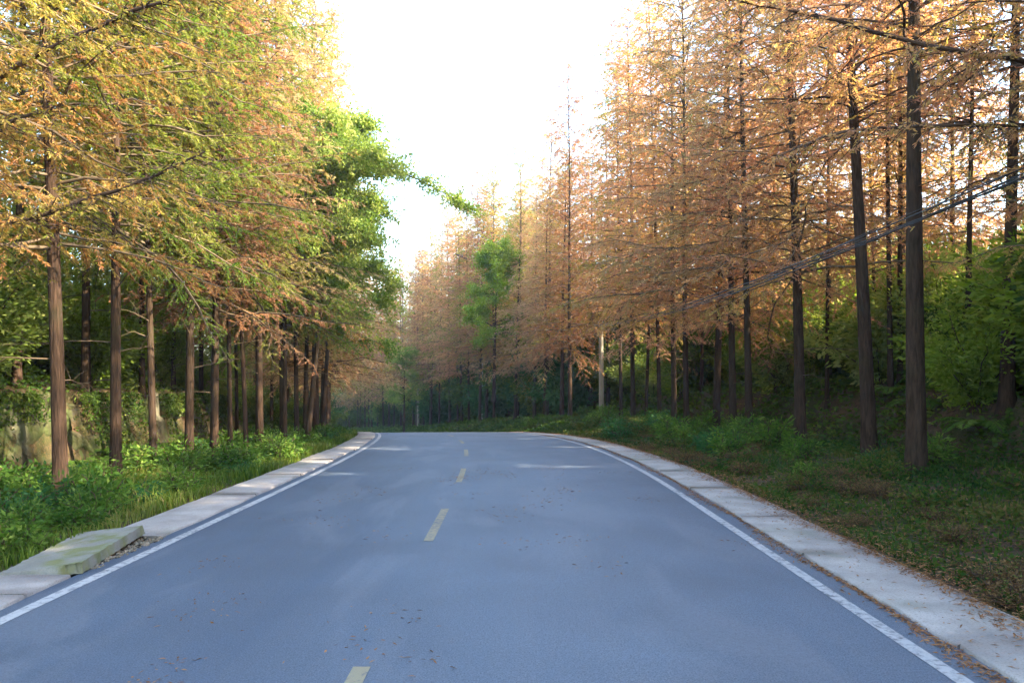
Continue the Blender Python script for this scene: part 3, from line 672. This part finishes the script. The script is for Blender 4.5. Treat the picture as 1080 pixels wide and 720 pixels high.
# ------------------------------------------------------------------ undergrowth
def scatter(n, t0, t1, y0, y1, keys, s0, s1, lab, grp, mats=None, seed=1):
    r = np.random.default_rng(seed)
    for i in range(n):
        Y = y0 + (y1 - y0) * r.uniform() ** 1.15; t = r.uniform(t0, t1)
        plant(keys[r.integers(len(keys))], x_of(t, Y), Y, rz=r.uniform(0, 6.28), s=r.uniform(s0, s1), label=lab, group=grp, mat=None if not mats else mats[r.integers(len(mats))])
SH = ['shrub0', 'shrub1', 'shrub2']  # bank shrubs below mix in lighter leaves to stand for sunlight on them
scatter(40, 11.0, 15, 6, 48, SH, .9, 1.5, 'dense green shrub on the bank behind the right roadside trees', 'shrubs on the right bank', ['shrub', 'green', 'bamboo'], 2)
scatter(36, 15, 27, 10, 60, SH, 1.3, 2.1, 'tall green thicket higher up the right slope', 'thickets up the right slope', ['shrub', 'green', 'bamboo'], 3)
scatter(36, -14, -9.8, 8, 46, SH, .7, 1.15, 'green shrub on the bank above the left wall', 'shrubs on the left bank', ['green', 'bamboo', 'bamboo'], 4)
scatter(32, -26, -14, 8, 62, SH, 1.2, 2.2, 'tall green thicket higher up the left slope', 'thickets up the left slope', ['bamboo', 'green', 'bamboo'], 5)
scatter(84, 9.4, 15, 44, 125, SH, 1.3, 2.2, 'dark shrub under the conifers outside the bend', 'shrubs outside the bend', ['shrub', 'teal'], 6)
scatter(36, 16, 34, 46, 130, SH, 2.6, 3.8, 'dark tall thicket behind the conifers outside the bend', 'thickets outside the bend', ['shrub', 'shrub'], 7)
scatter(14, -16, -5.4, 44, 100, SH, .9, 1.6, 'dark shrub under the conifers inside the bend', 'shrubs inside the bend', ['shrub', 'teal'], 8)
scatter(34, -15, -9.8, 10, 40, ['bamboo0', 'bamboo1'], .8, 1.2, 'sunlit bamboo clump on the left bank among the trunks', 'bamboo on the left bank', None, 9)
scatter(12, 11.5, 19, 12, 36, ['bamboo0', 'bamboo1'], .8, 1.2, 'shaded bamboo clump on the right bank among the trunks', 'bamboo on the right bank', None, 10)
for X, Y in [(10.2, 4), (10.6, 5.6), (10.0, 7.0), (10.8, 8.3), (10.3, 9.6), (11.0, 11), (11.2, 12.6), (12.2, 9.3), (12.4, 6.6), (12, 14.2), (13, 15.6), (10.4, 2.5)]:  # shrubs put beside the frame only to keep sun off the road
    plant(SH[int(X * 10) % 3], X, Y, s=1.75, label='tall leafy shrub added on the right bank beside the picture edge to shade the road', group='added shade shrubs on the right bank', mat='shrub')
for i in range(12):
    Y = 33 + i * 2.2; plant(SH[i % 3], x_of(-6.4 - 1.1 * (i % 3), Y), Y, s=.75, label='low shrub on the inside verge of the bend under the tan boughs', group='low shrubs inside the bend', mat='shrub')
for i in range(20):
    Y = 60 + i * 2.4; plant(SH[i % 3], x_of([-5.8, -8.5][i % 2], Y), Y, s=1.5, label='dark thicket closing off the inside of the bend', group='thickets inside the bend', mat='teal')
for X, Y, sc_ in [(X_at(20, 13.5), 13.5, 1.1), (X_at(-30, 12.5), 12.5, 1.2), (X_at(75, 16), 16, .9), (X_at(110, 17.5), 17.5, .9), (-9.9, 18.5, .9), (-9.9, 20.5, .8), (-9.5, 15.0, .7), (-9.6, 22.5, .8), (-9.5, 13.0, .8), (-9.6, 24.5, .8)]:
    plant('fern0', X, Y, s=sc_, label='large arching fern overhanging the top of the left wall', group='ferns over the left wall')
for X, Y, sc_ in [(9.0, 9.2, 1.3), (9.3, 12.4, 1.2), (9.6, 15.6, 1.3), (9.8, 18.2, 1.2), (9.2, 7.5, 1.5), (10, 20, 1.2), (10.4, 24.5, 1.3), (9.9, 11.5, 1.3), (10.3, 13, 1.5), (11.0, 14.6, 1.5), (10.6, 10.2, 1.5), (11.8, 17, 1.4), (11.2, 12, 1.7), (11.0, 19.5, 1.3), (11.4, 22, 1.2)]:
    plant('fern1', X, Y, s=sc_, dz=.1, label='shaded fern on the bank beyond the thickest right trunk', group='ferns on the right bank')
scatter(110, -7.8, -4.4, 5, 36, ['weed0', 'weed1', 'weed4', 'weed4'], .6, 1.25, 'leafy blue green weed on the left verge', 'leafy weeds on the left verge', None, 12)
scatter(95, 5.6, 9.5, 4, 44, ['weed0', 'weed1', 'weed2', 'weed2'], .6, 1.45, 'low leafy weed on the shaded right verge', 'leafy weeds on the right verge', None, 13)
scatter(55, 5.0, 6.9, 3.5, 26, ['weed3'], .35, .8, 'dry brown weed tangle beside the right concrete strip', 'dry weeds on the right verge', None, 14)
for k, r_ in LIB.items():
    if k not in used: print('UNUSED', k)

r_ = np.random.default_rng(77)
for i in range(30):
    X = r_.uniform(-85, 30); Y = r_.uniform(128, 150)
    plant(SH[i % 3], X, Y, s=r_.uniform(3, 4.4), label='dark thicket closing the view far beyond the bend', group='thickets far beyond the bend', mat='shrub')
for i in range(9):
    plant(SH[i % 3], -47 + i * 3.4, 119 + (i * 37 % 5), s=2.7, label='dark thicket closing the view far beyond the bend', group='thickets far beyond the bend', mat='shrub')
# grass: blades nobody could count
def grass(name, n, t0, t1, y0, y1, h, mat, lab, seed, dens_pow=1.6, cbias=.4, wd=.007):
    r = np.random.default_rng(seed); Y = y0 + (y1 - y0) * r.uniform(0, 1, n) ** dens_pow; t = r.uniform(t0, t1, n)
    X = x_of(t, Y); cl = .5 + .5 * wob(X * 1.3, Y * 1.3, 1.1); keep = r.uniform(0, 1, n) < .25 + .9 * cl; X, Y, t, cl = X[keep], Y[keep], t[keep], cl[keep]; n = len(X)
    Z = ground(X, Y) - .01; B = np.stack([X, Y, Z], -1); az = r.uniform(0, 6.28, n); le = r.uniform(.1, .9, n)
    hh_ = h * r.uniform(.35, 1.15, n) * (.55 + .8 * cl); d = np.stack([np.cos(az), np.sin(az), 0 * az], -1); s = np.stack([-np.sin(az), np.cos(az), 0 * az], -1)
    w = (wd * r.uniform(.6, 1.4, n) * (1 + Y / 18))[:, None]
    m = B + d * (hh_ * le * .35)[:, None] + UP * (hh_ * .62)[:, None]; e = B + d * (hh_ * le * 1.0)[:, None] + UP * (hh_ * (1 - .3 * le))[:, None]
    V = np.stack([B - s * w, B + s * w, m + s * w * .8, m - s * w * .8, e + s * w * .12, e - s * w * .12], 1).reshape(-1, 3)
    i0 = np.arange(n)[:, None] * 6; Q = np.concatenate([i0 + [0, 1, 2, 3], i0 + [3, 2, 4, 5]], 1).reshape(-1, 4)
    c = np.clip(cbias + .35 * wob(X * .7, Y * .8) + r.normal(0, .16, n), 0, 1)
    tag(mesh_obj(name, V, Q, mat, attr=np.repeat(c, 2)), lab, 'grass', kind='stuff')
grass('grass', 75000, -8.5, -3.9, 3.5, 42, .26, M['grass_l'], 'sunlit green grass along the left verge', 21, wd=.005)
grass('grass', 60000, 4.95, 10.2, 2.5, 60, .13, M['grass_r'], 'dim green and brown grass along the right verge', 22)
def cover(name, n, t0, t1, y0, y1, mat, lab, seed, hmax, L, W, cb=.4, dens_pow=1.4):
    r = np.random.default_rng(seed); Y = y0 + (y1 - y0) * r.uniform(0, 1, n) ** dens_pow; t = r.uniform(t0, t1, n); X = x_of(t, Y)
    cl = .5 + .5 * wob(X * .9 + 3, Y * .9, 1.3); keep = r.uniform(0, 1, n) < cl * 1.2; X, Y, cl = X[keep], Y[keep], cl[keep]; n = len(X)
    Z = ground(X, Y) + r.uniform(0, 1, n) ** 1.3 * hmax * cl; lv = Leaves(); sc_ = 1 + Y / 25
    lv.add(np.stack([X, Y, Z], -1), r.normal(0, 1, (n, 3)) * [1, 1, .35] + UP * .15, norm(r.normal(0, .5, (n, 3)) + [0, 0, .01] + np.stack([np.sin(X * 9), np.cos(Y * 9), 0 * X], -1)),
           L * sc_ * r.uniform(.5, 1.3, n), W * sc_ * r.uniform(.6, 1.3, n), cb + .3 * wob(X, Y, .8) + r.normal(0, .14, n))
    tag(lv.obj(name, mat), lab, 'ground cover', kind='stuff')
cover('ground_cover', 34000, -8.6, -4.3, 4, 45, M['fern'], 'low leafy ground cover among the grass of the left verge', 31, .38, .055, .03, .5)
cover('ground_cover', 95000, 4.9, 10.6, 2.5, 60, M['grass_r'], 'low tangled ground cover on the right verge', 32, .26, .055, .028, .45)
cover('ground_cover', 46000, 10, 15, 5, 60, M['shrub'], 'leafy creepers covering the bank behind the right trees', 33, .45, .09, .05, .35)
cover('ground_cover', 40000, -14, -8.9, 6, 46, M['shrub'], 'leafy creepers covering the bank above the left wall', 34, .5, .085, .045, .55)

cover('ground_cover', 40000, 4.95, 14, 38, 118, M['shrub'], 'green ground cover under the conifers outside the bend', 35, .4, .08, .045, .5, 1.0)
r_ = np.random.default_rng(61); n_ = 26000
Yc = r_.uniform(8, 30, n_); zc_ = 1.75 * (1 - r_.uniform(0, 1, n_) ** 1.5 * (.35 + .65 * (np.sin(Yc * 1.1) * np.sin(Yc * .43 + 1) > -.1)))
kp = (np.sin(Yc * 2.7 + zc_ * 2) + np.sin(Yc * 1.3 + 2) * 1.2 + r_.normal(0, .5, n_)) > .1; Yc, zc_ = Yc[kp], zc_[kp]; n_ = len(Yc)
lv_ = Leaves(); lv_.add(np.stack([x_of(-8.68 - zc_ * .17 + r_.uniform(-.02, .16, n_), Yc), Yc, zr(Yc) - .15 + zc_], -1), r_.normal(0, 1, (n_, 3)) * [.5, 1, .7] - UP * .4, r_.normal(0, .6, (n_, 3)) + [0, .8, 0], r_.uniform(.05, .11, n_), r_.uniform(.03, .06, n_), .45 + .2 * np.sin(Yc * 3) + r_.normal(0, .15, n_))
tag(lv_.obj('creepers', M['shrub']), 'green creepers hanging over the stone wall on the left', 'creepers', kind='stuff')
# fallen needles
def litter(name, n, fn, lab, seed):
    r = np.random.default_rng(seed); X, Y, Z = fn(r, n); lv = Leaves(); az = r.uniform(0, 6.28, n)
    D = np.stack([np.cos(az), np.sin(az), r.normal(0, .12, n)], -1)
    lv.add(np.stack([X, Y, Z], -1), D, np.stack([-np.sin(az), np.cos(az), r.normal(0, .25, n)], -1), r.uniform(.02, .075, n), r.uniform(.006, .016, n), r.uniform(0, 1, n))
    tag(lv.obj(name, M['litter']), lab, 'fallen needles', kind='stuff')
def f_outer(r, n):
    Y = 3 + 40 * r.uniform(0, 1, n) ** 1.5; t = 4.74 - np.abs(r.normal(0, .085, n)) * (1 + 1.2 * (np.sin(Y * 2.1) * np.sin(Y * .7 + 1) > .2)); return x_of(t, Y), Y, zr(Y) + .037 + r.uniform(0, .012, n)
def f_inner(r, n):
    Y = 3 + 30 * r.uniform(0, 1, n) ** 1.5; t = 3.94 - np.abs(r.normal(0, .045, n)) * (1 + .8 * np.sin(Y * 1.7)); return x_of(t, Y), Y, zr(Y) + .006 + r.uniform(0, .01, n)
def f_road(r, n):
    cx = r.uniform(-3, 3.8, 46); cy = 3 + 14 * r.uniform(0, 1, 46); cx[:4] = [-2.2, -2.15, -.55, 2.9]; cy[:4] = [4.5, 4.9, 4.9, 6.5]; j = r.integers(0, 46, n); s_ = np.where(j < 4, .09, .2)
    X = cx[j] + r.normal(0, 1, n) * s_; Y = cy[j] + r.normal(0, 1, n) * s_ * 1.2; return X, Y, zr(Y) + .006 + r.uniform(0, .004, n)
def f_slab(r, n):
    Y = 3 + 25 * r.uniform(0, 1, n) ** 1.3; t = r.uniform(4.02, 4.72, n); return x_of(t, Y), Y, zr(Y) + .037 + 0 * Y
litter('fallen_needles', 9000, f_outer, 'rust coloured fallen needles along the outer edge of the right concrete strip', 41)
litter('fallen_needles', 5500, f_inner, 'brown fallen needles gathered between asphalt and right concrete strip', 42)
litter('fallen_needles', 900, f_road, 'small reddish patches of fallen needles on the asphalt', 43)
def f_verge(r, n):
    Y = 2.5 + 40 * r.uniform(0, 1, n) ** 1.5; t = 4.8 + r.exponential(.9, n); t = np.minimum(t, 9.5); X = x_of(t, Y); return X, Y, ground(X, Y) + r.uniform(.0, .12, n)
litter('fallen_needles', 26000, f_verge, 'brown fallen needles strewn over the weeds of the right verge', 45)
litter('fallen_needles', 500, f_slab, 'single fallen needles scattered on the right concrete strip', 44)

# ------------------------------------------------------------------ special boughs reaching into the picture from trees beside the frame
def bough(parent_xy, pts, lab_mat, seed, parent):
    pass
def bough_tree(X, Y, H, mat, boughs, lab, seed, dia=.3, cb=6.2, kind='orange'):
    rg = np.random.default_rng(seed); root = empty('conifer_tree', (X, Y, float(ground(X, Y)))); tag(root, lab, 'tree', 'conifers with long boughs at the picture edges')
    t_ = make_trunk(seed, H, dia / 2).obj('trunk', M['bark'], root)
    lv, wd = Leaves(), Wood(); o = np.array([X, Y, float(ground(X, Y))])
    for pts, r0, dens in boughs:
        P0 = np.array(pts) - o
        u = np.linspace(0, 1, 26); k = np.linspace(0, 1, len(P0))
        P = np.stack([np.interp(u, k, P0[:, i]) for i in range(3)], -1)
        for _ in range(3): P[1:-1] = (P[:-2] + 2 * P[1:-1] + P[2:]) / 4
        P[1:-1] += rg.normal(0, .008, (24, 3))
        wd.tube(P, np.linspace(r0, r0 * .3, 26), 6)
        if dens:
            _, _, tot = along(P, [0.])
            for j in range(int(tot * dens)):
                u_ = rg.uniform(.25, 1); q, d, _ = along(P, [u_]); side = norm(np.cross(d[0], UP)) * rg.choice([-1, 1])
                L = rg.uniform(.5, 1.3) * (1.3 - u_); s = np.linspace(0, 1, 5)
                Pb = q[0] + np.outer(s, norm(d[0] * .6 + side * rg.uniform(.2, .9) + UP * rg.uniform(-.5, .25))) * L - np.outer(s ** 2, UP) * L * .3
                wd.tube(Pb, np.linspace(.010, .003, 5), 3)
                dress(rg, Pb, lv, wd, .12, .022, .075, .021, .1 + .5 * rg.uniform(), u0=.05, twmax=.4)
            dress(rg, P, lv, wd, .16, .022, .075, .021, .3, u0=.4, twmax=.45)
    for i in range(70):
        u = (i + .5) / 70; z = cb + u * (H - cb); az = i * 2.4; L = 2.6 * (1 - u) ** .8 * rg.uniform(.6, 1.1) + .2; h = np.array([math.cos(az), math.sin(az), 0]); s = np.linspace(0, 1, 7); el = R(8 + 40 * u)
        P = np.array([0, 0, z]) + np.outer(s, h) * L * math.cos(el) + np.outer(s * math.sin(el) * L - s ** 2 * L * .22, UP)
        wd.tube(P, np.linspace(.035, .004, 7), 4); dress(rg, P, lv, wd, .2, .035, .10, .026, .2 + .6 * rg.uniform())
    wd.obj('limbs', M['limb'], root); lv.obj('crown', M[mat], root)
def W(px, py, Y): return (X_at(px, Y), Y, 1.8 + (403 - py) / F * Y)
bough_tree(8.6, 11.2, 19, 'orange', [
    ([(8.6, 11.2, 6.2), W(1200, 80, 10.2), W(1080, 66, 9.4), W(960, 44, 9.0), W(860, 16, 8.8), W(765, 0, 8.6)], .045, 7),
    ([(8.6, 11.2, 5.2), W(1190, 128, 10.4), W(1080, 131, 9.8), W(960, 133, 9.4), W(880, 140, 9.2), W(820, 165, 9.0)], .036, 7),
    ([(8.6, 11.2, 4.8), W(1160, 140, 11), W(1080, 168, 10.8), W(1030, 192, 10.6), W(975, 224, 10.4)], .026, 4)],
    'orange conifer at the right edge sending two long bare boughs across the picture', 201)
bough_tree(-8.3, 9.4, 19, 'gold', [
    ([(-8.3, 9.4, 4.4), W(-60, 165, 8.8), W(0, 132, 8.4), W(40, 118, 8.2), W(78, 115, 8.0)], .034, 7),
    ([(-8.3, 9.4, 5.0), W(-30, 100, 8.8), W(32, 62, 8.4), W(90, 34, 8.0), W(170, 0, 7.7), W(230, -8, 7.5)], .036, 8),
    ([(-8.3, 9.4, 3.6), W(10, 238, 9.3), W(82, 214, 9.2), W(125, 200, 9.0), W(170, 182, 8.9), W(216, 160, 8.8)], .036, 8)],
    'golden conifer at the left edge with three dark boughs reaching over the verge', 202, cb=5.2)

def leafy_bough_tree(X, Y, H, boughs, lab, seed):
    rg = np.random.default_rng(seed); o = np.array([X, Y, float(ground(X, Y))]); root = empty('broadleaf_tree', tuple(o)); tag(root, lab, 'tree')
    make_trunk(seed, H, .09, 9, 18).obj('trunk', M['bark'], root); lv, wd = Leaves(), Wood()
    for pts, nl, spread in boughs:
        P0 = np.array(pts) - o; u = np.linspace(0, 1, 22); k = np.linspace(0, 1, len(P0)); P = np.stack([np.interp(u, k, P0[:, i]) for i in range(3)], -1)
        for _ in range(3): P[1:-1] = (P[:-2] + 2 * P[1:-1] + P[2:]) / 4
        wd.tube(P, np.linspace(.05, .008, 22), 5)
        for j in range(70):
            u_ = rg.uniform(.2, 1); q, d, _ = along(P, [u_]); L = rg.uniform(.3, 1.1) * spread * (1.35 - u_)
            e = q[0] + norm(d[0] * .7 + rg.normal(0, .6, 3) * [1, 1, .8]) * L; wd.tube(np.array([q[0], (q[0] + e) / 2 + UP * .04, e]), [.01, .006, .003], 3)
            m = nl // 70; pos = q[0] + (e - q[0]) * rg.uniform(.15, 1.1, (m, 1)) + rg.normal(0, .09, (m, 3)); c0 = rg.beta(2, 2)
            lv.add(pos, rg.normal(0, 1, (m, 3)) - UP * .5, norm(rg.normal(0, 1, (m, 3))), .12 * rg.uniform(.6, 1.2, m), .055 * rg.uniform(.6, 1.2, m), c0 + rg.normal(0, .12, m))
    wd.obj('limbs', M['limb'], root); lv.obj('crown', M['green'], root)
leafy_bough_tree(-7.2, 24, 9.5, [
    ([(-7.2, 24, 6.0), W(340, 190, 24), W(400, 175, 24), W(440, 188, 24), W(500, 222, 24)], 4600, .9),
    ([(-7.2, 24, 7.0), W(350, 172, 23.6), W(380, 158, 23.2), W(412, 172, 22.8)], 5500, 2.0),
    ([(-7.2, 24, 5.0), W(345, 225, 24.6), W(378, 205, 25), W(405, 222, 25.2)], 5500, 2.2),
    ([(-7.2, 24, 4.6), W(340, 262, 23.4), W(365, 240, 23), W(392, 250, 22.6)], 5500, 2.1),
    ([(-7.2, 24, 3.8), W(350, 300, 24.8), W(385, 280, 25.2), W(420, 300, 25.4)], 5500, 2.0),
    ([(-7.2, 24, 8.0), W(335, 155, 24.8), W(352, 135, 25.2), W(372, 132, 25.6)], 4000, 1.8)],
    'bright green tree whose long thin bough reaches out under the sky gap', 301)
# ------------------------------------------------------------------ poles and cables
def utility_pole(X, Y, H, r, lab, arms):
    z0 = float(ground(X, Y)); root = empty('utility_pole', (X, Y, z0)); tag(root, lab, 'pole')
    w = Wood(); z = np.linspace(-.3, H, 14); w.tube(np.stack([z * -.006, 0 * z, z], -1), np.linspace(r, r * .72, 14), 16); w.obj('shaft', M['pole'], root)
    c = Wood(); c.tube(np.array([[-.006 * H, 0, H], [-.006 * H, 0, H + .02]]), [r * .72, .001], 16); c.obj('cap', M['pole'], root)
    for az in arms:
        b = Wood(); b.tube(np.array([[-.6, -r, az], [.6, -r, az]]), .035, 4); a = b.obj('crossarm', M['steel'], root, False)
        for x in (-.52, -.2, .2, .52):
            i = Wood(); zz = np.array([0, .03, .05, .08, .10, .13]); i.tube(np.stack([0 * zz + x, 0 * zz - r, az + .03 + zz], -1), [.03, .045, .025, .04, .025, .01], 8); i.obj('insulator', M['ceramic'], root)
    return z0
z0 = utility_pole(X_at(634.5, 43), 43, 5.75, .16, 'pale concrete utility pole standing before the trunks outside the bend', [5.35])
z1 = utility_pole(X_at(441, 84), 84, 7.6, .14, 'thin grey utility pole far off at the end of the road', [7.2])
z2 = utility_pole(5.6, -12, 5.3, .16, 'concrete utility pole beside the road behind the camera', [4.6])
rg = np.random.default_rng(5)
P0 = np.array([5.5, -12, 4.75]); P1 = np.array([X_at(634, 43), 42.8, z0 + 5.4]); P2 = np.array([X_at(441, 84), 83.8, z1 + 7.2])
bundle = empty('cable_bundle', tuple(P0)); tag(bundle, 'bundle of sagging black cables running along the right trees to the pole', 'cables')
for i in range(7):
    o0 = rg.normal(0, .05, 3); o1 = rg.normal(0, .035, 3); s = np.linspace(0, 1, 60); sag = .95 + rg.normal(0, .07)
    P = (P0 + o0)[None] * (1 - s)[:, None] + (P1 + o1)[None] * s[:, None] - np.outer(4 * s * (1 - s), UP) * sag
    P += np.stack([.04 * np.sin(s * 40 + i * 2), 0 * s, .03 * np.cos(s * 33 + i * 1.3)], -1) * (i > 2)
    w = Wood(); w.tube(P - P0, [.008, .011, .007, .006, .006, .005, .009][i], 5); w.obj('cable', M['black'], bundle)
for i in range(3):
    pass
b2 = empty('cable_bundle', tuple(P1)); tag(b2, 'far cables crossing from the near pole to the thin far pole', 'cables')
for i in range(4):
    s = np.linspace(0, 1, 40); P = P1[None] * (1 - s)[:, None] + (P2 + rg.normal(0, .05, 3))[None] * s[:, None] - np.outer(4 * s * (1 - s), UP) * (1.0 + .15 * i)
    w = Wood(); w.tube(P - P1, .012, 5); w.obj('cable', M['black'], b2)
# pale lamp post head showing among the crowns beyond the bend
lx = X_at(508, 66); lz = float(ground(lx, 66))
lp = empty('street_lamp', (lx, 66, lz)); tag(lp, 'white lamp post with a dark arm showing among the tan crowns', 'street lamp')
ztop = 1.8 + (403 - 262) / F * 66 - lz
w = Wood(); zz = np.linspace(-.3, ztop, 10); w.tube(np.stack([0 * zz, 0 * zz, zz], -1), np.linspace(.13, .11, 10), 10); w.obj('post', M['ceramic'], lp)
w = Wood(); w.tube(np.array([[0, -.1, ztop - 1.4], [-1.0, -.1, ztop - 1.0], [-2.1, -.1, ztop - .55]]), [.04, .04, .03], 6); w.obj('arm', M['black'], lp)
w = Wood(); w.tube(np.array([[-1.3, -.1, ztop - .93], [-1.7, -.1, ztop - .72], [-2.3, -.1, ztop - .5]]), [.05, .12, .04], 8); w.obj('lamp_head', M['black'], lp)

# ------------------------------------------------------------------ haze
hv, hq = rough_box(2, 2, 2, 2, 2, 1, 0)
hv = np.array([[-1, -1, -1], [1, -1, -1], [1, 1, -1], [-1, 1, -1], [-1, -1, 1], [1, -1, 1], [1, 1, 1], [-1, 1, 1]], float)
hq = [[0, 3, 2, 1], [4, 5, 6, 7], [0, 1, 5, 4], [1, 2, 6, 5], [2, 3, 7, 6], [3, 0, 4, 7]]
gz = float(np.nanmin(ZZ)) - 1.0
top = 45.0
hm, hnt, hout = nmat('haze_air')
pv = hnt.nodes.new('ShaderNodeVolumePrincipled'); pv.inputs['Color'].default_value = (.93, .95, 1, 1); pv.inputs['Density'].default_value = .0008; pv.inputs['Anisotropy'].default_value = .3
hnt.links.new(pv.outputs[0], hout.inputs['Volume'])
xr, y0_, y1_ = float(np.abs(XX).max()) + 5, float(YY.min()) - 5, float(YY.max()) + 5
hx = float((XX.max() + XX.min()) / 2); hw_ = float((XX.max() - XX.min()) / 2) + 5
hv = np.stack([hv[:, 0] * hw_ + hx, (hv[:, 1] + 1) / 2 * (y1_ - y0_) + y0_, (hv[:, 2] + 1) / 2 * (max(top, float(ZZ.max()) + 5) - gz) + gz], -1)
tag(mesh_obj('haze', hv, hq, hm), 'thin pale haze in the air between the trees', 'haze', kind='stuff')
